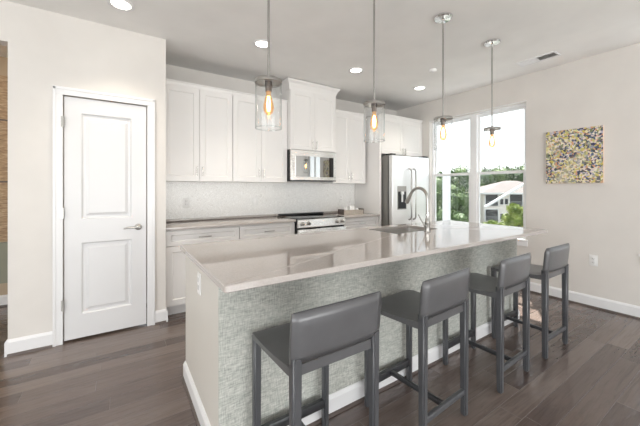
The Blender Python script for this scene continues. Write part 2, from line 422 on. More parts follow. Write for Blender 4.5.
# baseboards with a dark shoe moulding
def base_poly(h=.125, d=.016): return [(0, 0), (d, 0), (d, h-.02), (d*.55, h-.006), (d*.3, h), (0, h)]
def baseboard(name, horiz, a, b, at, sgn, z0=0.0):
    bm = bmesh.new()
    poly = [(at+sgn*p, z0+q) for p, q in base_poly()]
    bm_prism(bm, poly, 0 if horiz else 1, a, b)
    o = struct(name, bm, M['trim'])
    bm = bmesh.new(); q = [(at+sgn*p, z0+z) for p, z in [(.0165, 0), (.03, 0), (.028, .011), (.0165, .018)]]
    bm_prism(bm, q, 0 if horiz else 1, a, b)
    s = obj('shoe_molding', bm, M['shoe'], o); s['label'] = 'dark stained shoe molding'
    return o
baseboard('baseboard_right', False, -4.2, 3.2, XR, -1)
baseboard('baseboard_pantry_left', True, -.7215, DX0-.069, YD, -1)
baseboard('baseboard_pantry_right', True, DX1+.069, .3845, YD, -1)
baseboard('baseboard_pantry_return', False, YD-.016, 3.43, .385, 1)
baseboard('baseboard_opening', False, YD-.016, YD+.14, -.722, -1)
baseboard('baseboard_hall', True, -3.6, -.722, 4.75, -1)

# pantry door: casing, slab, lever, hinges
bm = bmesh.new()
cw = .068
def casing_bar(bm, x0, x1, z0, z1):
    bm_box(bm, x0, x1, YD-.014, YD, z0, z1, .003)
bm_box(bm, DX0-cw, DX0-.004, YD-.018, YD, 0, DZ+.005, .003); bm_box(bm, DX1+.004, DX1+cw, YD-.018, YD, 0, DZ+.005, .003)
bm_box(bm, DX0-cw, DX1+cw, YD-.018, YD, DZ+.005, DZ+.005+cw-.004, .003)
bm_box(bm, DX0-cw, DX0-cw+.02, YD-.024, YD-.018, 0, DZ+cw-.005, .002); bm_box(bm, DX1+cw-.02, DX1+cw, YD-.024, YD-.018, 0, DZ+cw-.005, .002)
bm_box(bm, DX0-cw, DX1+cw, YD-.024, YD-.018, DZ+cw-.021, DZ+cw+.001, .002)
struct('trim_1', bm, M['trim'], label='white door casing')
bm = bmesh.new()
bm_panel(bm, [DX0+.003, -.269, .1, DX1-.003], [.020, .222, .836, 1.04, 1.953, DZ-.004], {(1, 1), (1, 3)}, YD+.002, .036,
         [(.012, .015), (.028, .015), (.052, .004)])
door = struct('door_1', bm, M['door'], label='white two panel pantry door')
bm = bmesh.new()
hx, hz = .152, .945
for pr in ([(0, 0), (.030, 0), (.030, .006), (.012, .011), (.011, .045), (0, .045)],):
    rings = bmesh.new(); bm_lathe(rings, pr, seg=20)
    rings.transform(Matrix.Translation((hx, YD+.002, hz)) @ Matrix.Rotation(PI/2, 4, 'X'))
    me = bpy.data.meshes.new('tmp'); rings.to_mesh(me); rings.free(); bm.from_mesh(me); bpy.data.meshes.remove(me)
bm_tube(bm, [(hx+.006, YD-.042, hz), (hx-.03, YD-.043, hz+.002), (hx-.08, YD-.042, hz), (hx-.115, YD-.036, hz-.006)], [.010, .009, .0075, .006], 10)
obj('door_lever', bm, M['cap'], door, smooth=True, label='chrome lever handle')
for z in (1.863, 1.098, .325):
    bm = bmesh.new(); bm_lathe(bm, [(0, -.046), (.0075, -.046), (.0075, .046), (0, .046)], DX0-.002, YD-.020, 12, z)
    bm_box(bm, DX0-.016, DX0-.002, YD-.0205, YD-.0175, z-.044, z+.044); bm_box(bm, DX0-.003, DX0+.0005, YD-.02, YD+.002, z-.044, z+.044)
    obj('hinge', bm, M['cap'], door, label='nickel door hinge')

# windows: two mulled double-hung units each
def window(name, W, label):
    y0, y1, z0, z1 = W
    xg = XR+.10
    bm = bmesh.new(); f = .03; ym = (y0+y1)/2
    bm_box(bm, xg-.03, xg+.05, y0, y0+f, z0+.03, z1); bm_box(bm, xg-.03, xg+.05, y1-f, y1, z0+.03, z1)
    bm_box(bm, xg-.029, xg+.049, y0+f, y1-f, z1-f, z1); bm_box(bm, xg-.029, xg+.049, y0+f, y1-f, z0+.03, z0+.03+f)
    bm_box(bm, xg-.035, xg+.0495, ym-.045, ym+.045, z0+.03+f, z1-f)
    fr = struct(name, bm, M['vinyl'], label=label)
    zm = 1.53
    for k, (a, b) in enumerate(((y0+f, ym-.045), (ym+.045, y1-f))):
        for lo in (True, False):
            s = .034
            c0, c1 = (z0+.03+f, zm+.02) if lo else (zm-.02, z1-f)
            a_, b_ = a+.0008, b-.0008; xx = xg-.012 if lo else xg+.0185
            bm = bmesh.new()
            bm_box(bm, xx-.014, xx+.014, a_, a+s, c0, c1); bm_box(bm, xx-.014, xx+.014, b-s, b_, c0, c1)
            bm_box(bm, xx-.0135, xx+.0135, a+s, b-s, c0+.0005, c0+(s+.012 if lo else s)); bm_box(bm, xx-.0135, xx+.0135, a+s, b-s, c1-s, c1-.0005)
            sa = obj('lower_sash' if lo else 'upper_sash', bm, M['vinyl'], fr)
            boxo('pane', (xx-.002, xx+.002, a+s-.004, b-s+.004, c0+s-.004, c1-s+.004), M['pane'], sa, label='clear glass')
            if lo:
                boxo('insect_screen', (xg+.040, xg+.041, a_, b_, c0+.001, c1-.01), M['screen'], sa, label='dark insect screen')
    bm = bmesh.new(); bm_box(bm, XR-.03, xg-.03, y0-.03, y1+.03, z0+.005, z0+.03, .004)
    for v in bm.verts:
        if v.co.x > XR+.001: v.co.y = min(max(v.co.y, y0), y1)
    obj('window_sill', bm, M['trim'], fr)
    boxo('apron', (XR-.012, XR, y0-.02, y1+.02, z0-.055, z0+.005), M['trim'], fr, .003)
    bm = bmesh.new(); bm_box(bm, XR-.004, XR+.004, y0-.008, y1+.008, z1, z1+.009)
    obj('head_bead', bm, M['trim'], fr, label='thin white bead over window head')
    return fr
window('window_1', W1, 'double hung kitchen window pair')
window('window_2', W2, 'double hung window pair nearer the camera')
# unseen rear glass wall, added to let more daylight into the room
bm = bmesh.new()
for x in (-2.6, -1.02, .56, 2.14, 3.72): bm_box(bm, x, x+.08, -4.27, -4.19, 0, 2.45)
bm_box(bm, -2.6, 3.8, -4.27, -4.19, 2.38, 2.45); bm_box(bm, -2.6, 3.8, -4.27, -4.19, 0, .07)
wr = struct('added_rear_glazing', bm, M['vinyl'])
boxo('pane', (-2.6, 3.8, -4.235, -4.23, .07, 2.38), M['pane'], wr)

bm = bmesh.new()
for y in (-2.4, -.54, 1.32): bm_box(bm, -3.71, -3.64, y, y+.08, .6, 2.4)
bm_box(bm, -3.71, -3.64, -2.4, 1.4, .6, .68); bm_box(bm, -3.71, -3.64, -2.4, 1.4, 2.32, 2.4)
wl = struct('added_left_window', bm, M['vinyl'])  # unseen window, added to go with the left fill lamps
boxo('pane', (-3.68, -3.675, -2.4, 1.4, .68, 2.32), M['pane'], wl)

# backsplash tile
struct('trim_2', [(.386, 3.325, YB-.008, YB, .944, 1.388)], M['tile'], label='white mosaic tile backsplash')

# ------------------------------------------------------------ cabinets
def pull(parent, x, z, yf, L, vertical):
    bm = bmesh.new(); h = L/2
    if vertical:
        bm_tube(bm, [(x, yf-.028, z-h), (x, yf-.028, z+h)], .0055, 8)
        for s in (-.7, .7): bm_tube(bm, [(x, yf-.028, z+s*h), (x, yf, z+s*h)], .004, 6)
    else:
        bm_tube(bm, [(x-h, yf-.028, z), (x+h, yf-.028, z)], .0055, 8)
        for s in (-.7, .7): bm_tube(bm, [(x+s*h, yf-.028, z), (x+s*h, yf, z)], .004, 6)
    return obj('handle', bm, M['nickel'], parent, smooth=True, label='nickel bar pull')
SH = [(.004, .004), (.008, .009)]
def shaker(name, root, x0, x1, z0, z1, yf, fr=.058, th=.02):
    bm = bmesh.new(); f2 = min(fr, (z1-z0)*.27)
    bm_panel(bm, [x0, x0+fr, x1-fr, x1], [z0, z0+f2, z1-f2, z1], {(1, 1)}, yf, th, SH)
    return obj(name, bm, M['cab'], root)
def crown(root, x0, x1, yf, yb, z0, z1, out, left=True, right=True):
    """crown moulding wrapping the cabinet front and its free ends"""
    prof = [(0, 0), (.006, 0), (.012, .25), (out*.55, .62), (out*.9, .8), (out, .86), (out, 1)]
    bm = bmesh.new(); rows = []
    for d, t in prof:
        z = z0+(z1-z0)*t
        l = x0-(d if left else 0); r = x1+(d if right else 0)
        rows.append([bm.verts.new(p) for p in ((l, yb, z), (l, yf-d, z), (r, yf-d, z), (r, yb, z))])
    for a, b in zip(rows, rows[1:]):
        for q in range(3): bm.faces.new([a[q], a[q+1], b[q+1], b[q]])
    bm.faces.new(rows[-1]); bm.faces.new(rows[0][::-1])
    for i in (0, 3):
        pass
    bm.faces.new([r[0] for r in rows]+[r[3] for r in rows][::-1])
    return obj('crown_molding', bm, M['cab'], root)
def upper(label, x0, x1, z0, z1, yf, group, handle=True, cz=.065, cout=.03, left=False, right=False, mid=None, hz=.06, yb=YB-.009):
    t = thing('wall_cabinet', label, 'cabinet', ((x0+x1)/2, yb, z0), 0, group)
    ox, oy, oz = t.location
    X0, X1 = x0-ox, x1-ox; y_f = yf-oy; Z1 = z1-oz
    boxo('carcass', (X0, X1, y_f+.021, 0, 0, Z1), M['cab'], t)
    m = 0 if mid is None else mid-ox
    top = Z1-cz+.012
    for s, (a, b) in enumerate(((X0+.003, m-.0017), (m+.0017, X1-.003))):
        d = shaker('door', t, a, b, .004, top, y_f)
        pull(d, (b-.03) if s == 0 else (a+.03), .004+hz+.05, y_f, .11, True)
    crown(t, X0, X1, y_f+.02, 0, Z1-cz+.014, Z1, cout, left, right)
    return t
G = 'white wall cabinets along the back wall'
YU = 3.645
upper('white shaker wall cabinet nearest the pantry wall, left end of the row', .388, 1.147, 1.387, 2.49, YU, G, left=False)
upper('white shaker wall cabinet directly left of the microwave cabinet', 1.149, 1.885, 1.387, 2.49, YU, G)
upper('taller white wall cabinet above the microwave with crown reaching the ceiling', 1.89, 2.635, 1.83, 2.755, 3.565, G, cz=.14, cout=.055, left=True, right=True, hz=.02)
upper('white wall cabinet between microwave and fridge panel', 2.64, 3.285, 1.387, 2.49, YU, G)
upper('deep white wall cabinet above the refrigerator', 3.372, 4.345, 1.848, 2.47, 3.38, G, mid=3.86, hz=.0)
t = thing('tall_end_panel', 'tall white end panel between counter and refrigerator', 'cabinet panel', (3.35, 3.67, 0))
boxo('panel', (-.02, .02, -.29, .291, 0, 2.45), M['cab'], t, .002)

def base(label, x0, x1, yf, two_doors=True, ):
    yb = YB-.003
    t = thing('base_cabinet', label, 'cabinet', ((x0+x1)/2, yb, 0), 0, 'white base cabinets along the back wall')
    ox, oy, _ = t.location; X0, X1 = x0-ox, x1-ox; y_f = yf-oy
    boxo('carcass', (X0, X1, y_f+.021, 0, .105, .882), M['cab'], t)
    boxo('toe_kick', (X0, X1, y_f+.075, -.01, 0, .105), M['trim'], t)
    d = shaker('drawer', t, X0+.004, X1-.004, .722, .868, y_f, .05)
    pull(d, 0, .795, y_f, .13, False)
    for s, (a, b) in enumerate(((X0+.004, -.0017), (.0017, X1-.004)) if two_doors else ((X0+.004, X1-.004),)):
        d = shaker('door', t, a, b, .112, .714, y_f)
        pull(d, (b-.03) if s == 0 else (a+.03), .63, y_f, .11, True)
    return t
YF = 3.40
base('white base cabinet beside the pantry wall, left of the counter run', .388, 1.147, YF)
base('white base cabinet directly left of the range', 1.149, 1.868, YF)
base('white base cabinet between range and fridge panel', 2.642, 3.328, YF)
def counter(label, x0, x1):
    bm = bmesh.new(); bm_box(bm, x0, x1, YF-.03, YB-.001, .884, .914, .004)
    bm_box(bm, x0, x1, YB-.02, YB-.001, .914, .944, .003)
    return tag(obj('countertop', bm, M['quartz'], smooth=True), label, 'countertop', 'quartz worktops on the back wall')
counter('light quartz countertop running from pantry wall to the range', .387, 1.868)
counter('short light quartz countertop right of the range', 2.642, 3.328)

# ------------------------------------------------------------ microwave
t = thing('microwave', 'stainless over the range microwave under the tall cabinet', 'microwave', (2.2625, 3.96, 1.41))
hw = .372
boxo('body', (-hw, hw, -.385, 0, 0, .415), M['black'], t)
# bowed stainless front
def bow(x): return -.385-.022*(1-(x/hw)**2*.75)-.012
def bow_panel(name, xa, xb, za, zb, m, off, th=.02, parent=None, n=14, label=None):
    bm = bmesh.new(); F_ = []; B_ = []
    for i in range(n+1):
        x = xa+(xb-xa)*i/n; y = bow(x)-off
        F_.append([bm.verts.new((x, y, za)), bm.verts.new((x, y, zb))]); B_.append([bm.verts.new((x, y+th, za)), bm.verts.new((x, y+th, zb))])
    for i in range(n):
        bm.faces.new([F_[i][0], F_[i+1][0], F_[i+1][1], F_[i][1]]); bm.faces.new([B_[i][0], B_[i][1], B_[i+1][1], B_[i+1][0]])
        bm.faces.new([F_[i][1], F_[i+1][1], B_[i+1][1], B_[i][1]]); bm.faces.new([F_[i][0], B_[i][0], B_[i+1][0], F_[i+1][0]])
    bm.faces.new([F_[0][0], F_[0][1], B_[0][1], B_[0][0]]); bm.faces.new([F_[-1][0], B_[-1][0], B_[-1][1], F_[-1][1]])
    return obj(name, bm, m, parent, smooth=True, label=label)
bow_panel('front_frame', -hw, hw, .012, .412, M['steelh'], 0, .045, t, label='stainless bowed front')
dw = bow_panel('door_window', -hw+.075, hw-.13, .055, .335, M['mwglass'], .003, .01, t, label='dark reflective window')
bow_panel('control_panel', hw-.128, hw-.05, .055, .335, M['blackglass'], .003, .01, t, label='black control strip')
bm = bmesh.new()
for z in (.10, .29): bm_tube(bm, [(-hw+.05, bow(-hw+.05)-.0, z), (-hw+.05, bow(-hw+.05)-.035, z)], .006, 8)
bm_tube(bm, [(-hw+.05, bow(-hw+.05)-.035, .07), (-hw+.05, bow(-hw+.05)-.035, .32)], .008, 10)
obj('handle', bm, M['steelh'], t, smooth=True)
boxo('vent_grille', (-hw, hw, -.40, -.30, -.001, .012), M['black'], t)

# ------------------------------------------------------------ range
t = thing('range', 'stainless slide in electric range with black glass cooktop', 'range', (2.255, YB-.012, 0))
hw = .376; yf = 3.335-t.location.y
boxo('body', (-hw, hw, yf+.03, -.02, .0, .905), M['black'], t)
boxo('cooktop', (-hw-.004, hw+.004, yf+.03, -.03, .905, .921), M['blackglass'], t, .003)
boxo('rear_vent', (-hw+.01, hw-.01, -.10, -.02, .921, .946), M['black'], t, .006)
bm = bmesh.new(); bm_prism(bm, [(yf+.045, .918), (yf+.012, .906), (yf-.01, .815), (yf-.002, .805), (yf+.045, .805)], 0, -hw, hw)
obj('control_panel', bm, M['steelh'], t, label='stainless sloped control panel')
for x in (-.315, -.225, .225, .315):
    bm = bmesh.new(); bm_lathe(bm, [(0, 0), (.024, 0), (.024, .006), (.019, .010), (.017, .034), (.014, .038), (0, .038)], seg=18)
    bm_box(bm, -.003, .003, -.016, .016, .036, .041)
    k = obj('knob', bm, M['cap'], t, smooth=True)
    k.location = (x, yf+.001, .862); k.rotation_euler = (PI/2+.24, 0, 0)
od = boxo('oven_door', (-hw+.002, hw-.002, yf-.012, yf+.03, .175, .785), M['steelh'], t, .005)
boxo('oven_window', (-hw+.09, hw-.09, yf-.0145, yf-.011, .28, .63), M['blackglass'], od, label='black glass oven window')
bm = bmesh.new(); bm_tube(bm, [(-hw+.03, yf-.055, .735), (hw-.03, yf-.055, .735)], .012, 12)
for s in (-1, 1): bm_tube(bm, [(s*(hw-.06), yf-.055, .735), (s*(hw-.06), yf-.01, .735)], .009, 8)
obj('oven_handle', bm, M['steelh'], od, smooth=True)
boxo('warming_drawer', (-hw+.002, hw-.002, yf-.008, yf+.03, .05, .168), M['steelh'], t, .005)

# ------------------------------------------------------------ refrigerator
t = thing('refrigerator', 'stainless french door refrigerator with water dispenser by the window', 'refrigerator', (3.868, 3.58, 0))
hw = .435; yf = 3.215-3.58
boxo('body', (-hw+.004, hw-.004, yf+.10, .35, .02, 1.822), M['fridge_side'], t, label='grey fridge body')
boxo('base_grille', (-hw+.01, hw-.01, yf+.07, yf+.2, 0, .06), M['black'], t)
boxo('gasket', (-hw+.012, hw-.012, yf+.078, yf+.10, .06, 1.80), M['black'], t)
for s in (-1, 1): boxo('hinge_cover', (s*(hw-.05)-.05, s*(hw-.05)+.05, yf+.02, yf+.14, 1.816, 1.842), M['black'], t, .006)
for s in (-1, 1):
    x0, x1 = (-hw, -.003) if s < 0 else (.003, hw)
    d = boxo('door', (x0, x1, yf, yf+.078, .70, 1.815), M['steel'], t, .012, 3)
    bm = bmesh.new(); hx = -.068 if s < 0 else .032
    bm_tube(bm, [(hx, yf-.004, 1.62), (hx, yf-.04, 1.61), (hx, yf-.055, 1.58), (hx, yf-.055, .86), (hx, yf-.04, .83), (hx, yf-.004, .82)], .0125, 10)
    obj('handle', bm, M['cap'], d, smooth=True)
    if s < 0:
        boxo('dispenser', (-.325, -.125, yf-.004, yf+.004, .985, 1.345), M['fridge_side'], d, .003, label='grey water and ice dispenser')
        boxo('dispenser_recess', (-.313, -.137, yf-.006, yf-.003, 1.0, 1.26), M['black'], d, label='dark dispenser recess')
        bm = bmesh.new(); bm_box(bm, -.26, -.205, yf-.03, yf-.005, 1.215, 1.262, .004); bm_box(bm, -.247, -.218, yf-.022, yf-.006, 1.1, 1.215, .003)
        obj('dispenser_paddle', bm, M['plate'], d)
d = boxo('freezer_drawer', (-hw, hw, yf, yf+.078, .07, .692), M['steel'], t, .012, 3)
bm = bmesh.new(); bm_tube(bm, [(-.33, yf-.004, .60), (-.32, yf-.05, .60), (.32, yf-.05, .60), (.33, yf-.004, .60)], .0125, 10)
obj('handle', bm, M['nickel'], d, smooth=True)

# ------------------------------------------------------------ island
IX0, IX1, IY0, IY1 = .385, 3.285, 1.432, 2.262
t = thing('kitchen_island', 'long kitchen island with pale painted end and woven grey green front', 'kitchen island', ((IX0+IX1)/2, (IY0+IY1)/2, 0))
ox, oy, _ = t.location; hx, hy = (IX1-IX0)/2, (IY1-IY0)/2
SX0, SX1, SY0, SY1 = 1.985-ox, 2.585-ox, 1.815-oy, 2.185-oy
bm = bmesh.new()
for b in ((-hx, -hx+.02, -hy+.006, hy, 0, .882), (hx-.02, hx, -hy+.006, hy, 0, .882), (-hx+.02, hx-.02, hy-.02, hy, .0, .882), (-hx+.02, hx-.02, -hy+.006, -hy+.02, 0, .882)): bm_box(bm, *b)
obj('body', bm, M['isl'], t, label='pale greige painted end panels')
boxo('front_panel', (-hx+.001, hx-.001, -hy, -hy+.006, 0, .882), M['weave'], t, label='grey green woven front covering')
bm = bmesh.new()
poly = base_poly(.115, .016)
rows = []
for d, z in poly: rows.append([bm.verts.new(p) for p in ((-hx-d, hy, z), (-hx-d, -hy-d, z), (hx+d, -hy-d, z), (hx+d, hy, z))])
for a, b in zip(rows, rows[1:]):
    for q in range(3): bm.faces.new([a[q], a[q+1], b[q+1], b[q]])
obj('baseboard', bm, M['trim'], t, label='white baseboard')
bm = bmesh.new(); rows = []
for d, z in [(.016, 0), (.026, 0), (.025, .012), (.016, .018)]: rows.append([bm.verts.new(p) for p in ((-hx-d, hy, z), (-hx-d, -hy-d, z), (hx+d, -hy-d, z), (hx+d, hy, z))])
for a, b in zip(rows, rows[1:]):
    for q in range(3): bm.faces.new([a[q], a[q+1], b[q+1], b[q]])
obj('shoe_molding', bm, M['shoe'], t, label='dark wood shoe molding')
boxo('cove_strip', (-hx-.010, -hx, -hy+.004, hy, .868, .883), M['isl'], t, .002)
bm = bmesh.new(); oyy = 1.83-oy
bm_box(bm, -hx-.005, -hx, oyy-.036, oyy+.036, .70, .82, .002)
pl = obj('outlet_plate', bm, M['plate'], t, label='white outlet plate')
boxes('outlet_socket', [(-hx-.007, -hx-.0045, oyy-.017, oyy+.017, z-.014, z+.014) for z in (.738, .782)], M['ceramic'], pl)
for i in range(4):
    wdt = (2*hx-.05)/4; a = -hx+.025+i*wdt
    bm = bmesh.new(); bm_panel(bm, [0, .058, wdt-.066, wdt-.008], [.11, .17, .81, .868], {(1, 1)}, 0, .02, SH)
    d = obj('door', bm, M['cab'], t); d.rotation_euler = (0, 0, PI); d.location = (a+wdt-.004, hy+.021, 0)
# worktop with a sink cut-out
cx0, cx1, cy0, cy1 = .350-ox, 3.405-ox, 1.215-oy, 2.285-oy
bm = bmesh.new()
def ring_slab(bm, o, i, z0, z1, rc=.0):
    def rr(b, rad, n=4):
        x0, x1, y0, y1 = b; P = []
        for cx, cy, a in ((x1-rad, y1-rad, 0), (x0+rad, y1-rad, PI/2), (x0+rad, y0+rad, PI), (x1-rad, y0+rad, 1.5*PI)):
            for k in range(n+1): P.append((cx+rad*math.cos(a+k*PI/2/n), cy+rad*math.sin(a+k*PI/2/n)))
        return P
    PO, PI_ = rr(o, .012), rr(i, .03); e = .004
    PO2 = rr((o[0]+e, o[1]-e, o[2]+e, o[3]-e), .012)
    L = lambda P, z: [bm.verts.new((x, y, z)) for x, y in P]
    rings = [L(PI_, z0), L(PO2, z0), L(PO, z0+e), L(PO, z1-e), L(PO2, z1), L(PI_, z1)]
    n = len(PO)
    for a, b in zip(rings, rings[1:]+rings[:1]):
        for k in range(n): bm.faces.new([a[k], a[(k+1) % n], b[(k+1) % n], b[k]])
ring_slab(bm, (cx0, cx1, cy0, cy1), (SX0, SX1, SY0, SY1), .883, .914)
o = obj('island_countertop', bm, M['quartz'], None, smooth=True, loc=(ox, oy, 0))
tag(o, 'long polished greige quartz worktop covering the island', 'countertop')
# undermount sink
bm = bmesh.new()
a, b, c, d = 1.985, 2.585, 1.815, 2.185
rings = []
def rrect(b, rad, z, n=4):
    x0, x1, y0, y1 = b; P = []
    for cx, cy, a in ((x1-rad, y1-rad, 0), (x0+rad, y1-rad, PI/2), (x0+rad, y0+rad, PI), (x1-rad, y0+rad, 1.5*PI)):
        for k in range(n+1): P.append(bm.verts.new((cx+rad*math.cos(a+k*PI/2/n), cy+rad*math.sin(a+k*PI/2/n), z)))
    return P
rings = [rrect((a-.03, b+.03, c-.03, d+.03), .04, .882), rrect((a, b, c, d), .03, .882), rrect((a+.004, b-.004, c+.004, d-.004), .035, .72), rrect((a+.03, b-.03, c+.03, d-.03), .03, .69)]
for r1, r2 in zip(rings, rings[1:]):
    n = len(r1)
    for k in range(n): bm.faces.new([r1[k], r1[(k+1) % n], r2[(k+1) % n], r2[k]])
bm.faces.new(rings[-1])
sk = thing('kitchen_sink', 'undermount stainless sink set into the island worktop', 'sink', (2.285, 2.0, .69))
bm.transform(Matrix.Translation((-2.285, -2.0, -.69)))
obj('basin', bm, M['sinksteel'], sk, smooth=True)
bm = bmesh.new(); bm_lathe(bm, [(0, .004), (.03, .004), (.042, .0015), (.045, .0)], seg=20); obj('drain', bm, M['chrome'], sk, smooth=True)
# faucet: gooseneck pull-down
t = thing('faucet', 'brushed nickel gooseneck pull down faucet beside the island sink', 'faucet', (2.325, 1.755, .914))
bm = bmesh.new(); bm_lathe(bm, [(0, 0), (.030, 0), (.030, .006), (.024, .012), (.022, .075), (.024, .08), (.024, .09), (.019, .10), (.018, .12), (.014, .125), (0, .125)], seg=20)
obj('faucet_body', bm, M['cap'], t, smooth=True)
bm = bmesh.new(); r = .098
pts = [(0, 0, .12), (0, 0, .18), (0, 0, .285)]
for k in range(0, 15):
    an = PI-k*PI*.86/14
    pts.append((0, r+r*math.cos(an), .297+r*math.sin(an)))
bm_tube(bm, pts, .0138, 12)
obj('spout', bm, M['cap'], t, smooth=True)
bm = bmesh.new(); e_ = Vector(pts[-1]); d_ = (Vector(pts[-1])-Vector(pts[-2])).normalized(); bm_tube(bm, [e_, e_+d_*.035, e_+d_*.08, e_+d_*.10], [.0145, .0165, .021, .019], 14)
obj('spray_head', bm, M['cap'], t, smooth=True)
bm = bmesh.new(); bm_tube(bm, [(0, 0, .145), (0, 0, .162)], .0155, 14); bm_tube(bm, [(0, 0, .172), (0, 0, .178)], .0145, 14); obj('collar', bm, M['nickel'], t, smooth=True)
bm = bmesh.new(); bm_tube(bm, [(-.018, 0, .055), (-.038, 0, .055)], .012, 12); bm_tube(bm, [(-.034, 0, .058), (-.065, .01, .10), (-.10, .02, .158)], [.0075, .0065, .0055], 10)
obj('lever', bm, M['cap'], t, smooth=True)

# ------------------------------------------------------------ tray with things on the back counter
t = thing('serving_tray', 'greige rectangular tray on the counter right of the range', 'tray', (2.965, 3.62, .9145))
bm = bmesh.new(); L, Dp, H, th = .19, .07, .07, .008
bm_box(bm, -L, L, -Dp, Dp, 0, .01); bm_box(bm, -L, L, -Dp, -Dp+th, .01, H); bm_box(bm, -L, L, Dp-th, Dp, .01, H)
obj('tray_box', bm, M['tray'], t)
for s in (-1, 1): boxo('tray_end', (s*(L+.001)-.005, s*(L+.001)+.005, -Dp-.003, Dp+.003, 0, H+.012), M['shoe'], t, .002, label='darker wooden end')
def mug(label, x, y, r, h, group):
    t = thing('mug', label, 'mug', (x, y, .9245), 0, group)
    bm = bmesh.new(); bm_lathe(bm, [(0, .003), (0, 0), (r*.8, 0), (r, .012), (r, h), (r-.004, h), (r-.004, .012), (0, .008)], seg=20); obj('cup', bm, M['ceramic'], t, smooth=True)
    bm = bmesh.new(); bm_tube(bm, [(0, -r+.002, h*.8), (0, -r-.02, h*.78), (0, -r-.026, h*.5), (0, -r-.018, h*.28), (0, -r+.002, h*.24)], .004, 8); obj('handle', bm, M['ceramic'], t, smooth=True)
mug('small white mug at the left end of the counter tray', 2.85, 3.62, .033, .10, 'mugs in the counter tray')
mug('small white mug at the right end of the counter tray', 3.07, 3.62, .030, .085, 'mugs in the counter tray')
t = thing('sugar_canister', 'square white canister in the middle of the counter tray', 'canister', (2.96, 3.62, .9245))
boxo('jar', (-.045, .045, -.04, .04, 0, .105), M['ceramic'], t, .006); boxo('lid', (-.04, .04, -.036, .036, .105, .12), M['plate'], t, .004)
boxes('label_plate', [(-.03, -.005, -.0415, -.04, .05, .058), (.004, .03, -.0415, -.04, .05, .058)], M['slot'], t)

# ------------------------------------------------------------ bar stools
def stool_proto():
    t = thing('bar_stool', 'x', 'bar stool', (0, 0, 0), 0, 'grey leather bar stools along the island')
    W_ = .218
    # seat: saddle profile, rear higher than front
    bm = bmesh.new()
    prof = []
    n = 12; rows = []
    for i in range(n+1):
        s = i/n; y = -.200+.405*s
        zt = .642-.026*s-.012*math.sin(PI*min(1, s*1.05)); zb = .602-.012*s
        if i == n: zt -= .004
        rows.append((y, zt, zb))
    P = [(y, zt) for y, zt, zb in rows]+[(y, zb) for y, zt, zb in rows][::-1]
    bm_prism(bm, P, 0, -W_, W_)
    es = [e for e in bm.edges if abs(e.verts[0].co.x-e.verts[1].co.x) < 1e-6]
    bmesh.ops.bevel(bm, geom=es, offset=.007, segments=2, affect='EDGES')
    obj('seat', bm, M['leather'], t, smooth=True)
    # backrest: slightly bowed slab
    bm = bmesh.new(); nx, nz = 12, 6; F_ = {}; B_ = {}
    for i in range(nx+1):
        u = -1+2*i/nx
        for j in range(nz+1):
            v = j/nz; x = u*(W_+.004); z = .655+.190*v+.004*(1-u*u)*v
            lean = -.018*v; bowd = -.012*(1-u*u)
            yb = -.212+lean+bowd; yfr = yb+.034
            e = (abs(u) > .99)*.007+((v < .01) or (v > .99))*.007
            F_[i, j] = bm.verts.new((x, yfr-e, z)); B_[i, j] = bm.verts.new((x, yb+e, z))
    for i in range(nx):
        for j in range(nz):
            bm.faces.new([F_[i, j], F_[i+1, j], F_[i+1, j+1], F_[i, j+1]]); bm.faces.new([B_[i, j], B_[i, j+1], B_[i+1, j+1], B_[i+1, j]])
        bm.faces.new([F_[i, nz], F_[i+1, nz], B_[i+1, nz], B_[i, nz]]); bm.faces.new([F_[i, 0], B_[i, 0], B_[i+1, 0], F_[i+1, 0]])
    for j in range(nz):
        bm.faces.new([F_[0, j], F_[0, j+1], B_[0, j+1], B_[0, j]]); bm.faces.new([F_[nx, j], B_[nx, j], B_[nx, j+1], F_[nx, j+1]])
    br = obj('backrest', bm, M['leather'], t, smooth='all')
    bm = bmesh.new(); bm_tube(bm, [(u*(W_-.002)/1, -.212-.018+.017-.012*(1-u*u), .846+.004*(1-u*u)) for u in [-1+2*i/12 for i in range(13)]], .0028, 6)
    obj('piping', bm, M['darkbar'], br, smooth=True, label='dark piping along the top edge')
    def leg(x, y, top, w0, w1):
        bm = bmesh.new(); h0, h1 = w0/2, w1/2
        r = bmesh.ops.create_cube(bm, size=1.)
        for v in r['verts']:
            h = h0 if v.co.z < 0 else h1
            v.co = Vector((x+(1 if v.co.x > 0 else -1)*h, y+(1 if v.co.y > 0 else -1)*h, 0 if v.co.z < 0 else top))
        bmesh.ops.bevel(bm, geom=[e for e in bm.edges], offset=.008, segments=3, affect='EDGES')
        return bm
    for s in (-1, 1):
        obj('leg', leg(s*(W_-.020), -.196, .682, .034, .042), M['leather_shaded'], t, smooth=True)
        obj('leg', leg(s*(W_-.020), .185, .60, .034, .038), M['leather_shaded'], t, smooth=True)
    boxo('foot_rail', (-W_+.03, W_-.03, .172, .198, .112, .157), M['darkbar'], t, .004, label='dark front foot rail')
    boxo('rear_rail', (-W_+.03, W_-.03, -.208, -.184, .125, .158), M['leather_shaded'], t, .007)
    bm = bmesh.new(); bm_box(bm, -.013, .013, -.19, .18, .125, .152, .006); obj('center_stretcher', bm, M['darkbar'], t, smooth=True)
    return t
st = stool_proto()
spots = [((.745, 1.188), .0, 'grey leather bar stool nearest the camera at the left end of the island'),
         ((1.450, 1.186), .055, 'grey leather bar stool second from the left of the island front'),
         ((2.222, 1.187), .035, 'grey leather bar stool third along, second nearest the window wall'),
         ((2.926, 1.188), .0, 'grey leather bar stool farthest from camera at the window end')]
for i, ((x, y), rz, lb) in enumerate(spots):
    if i == 0: st.location = (x, y, 0); st.rotation_euler = (0, 0, rz); st['label'] = lb
    else: dup(st, (x, y, 0), rz, lb)

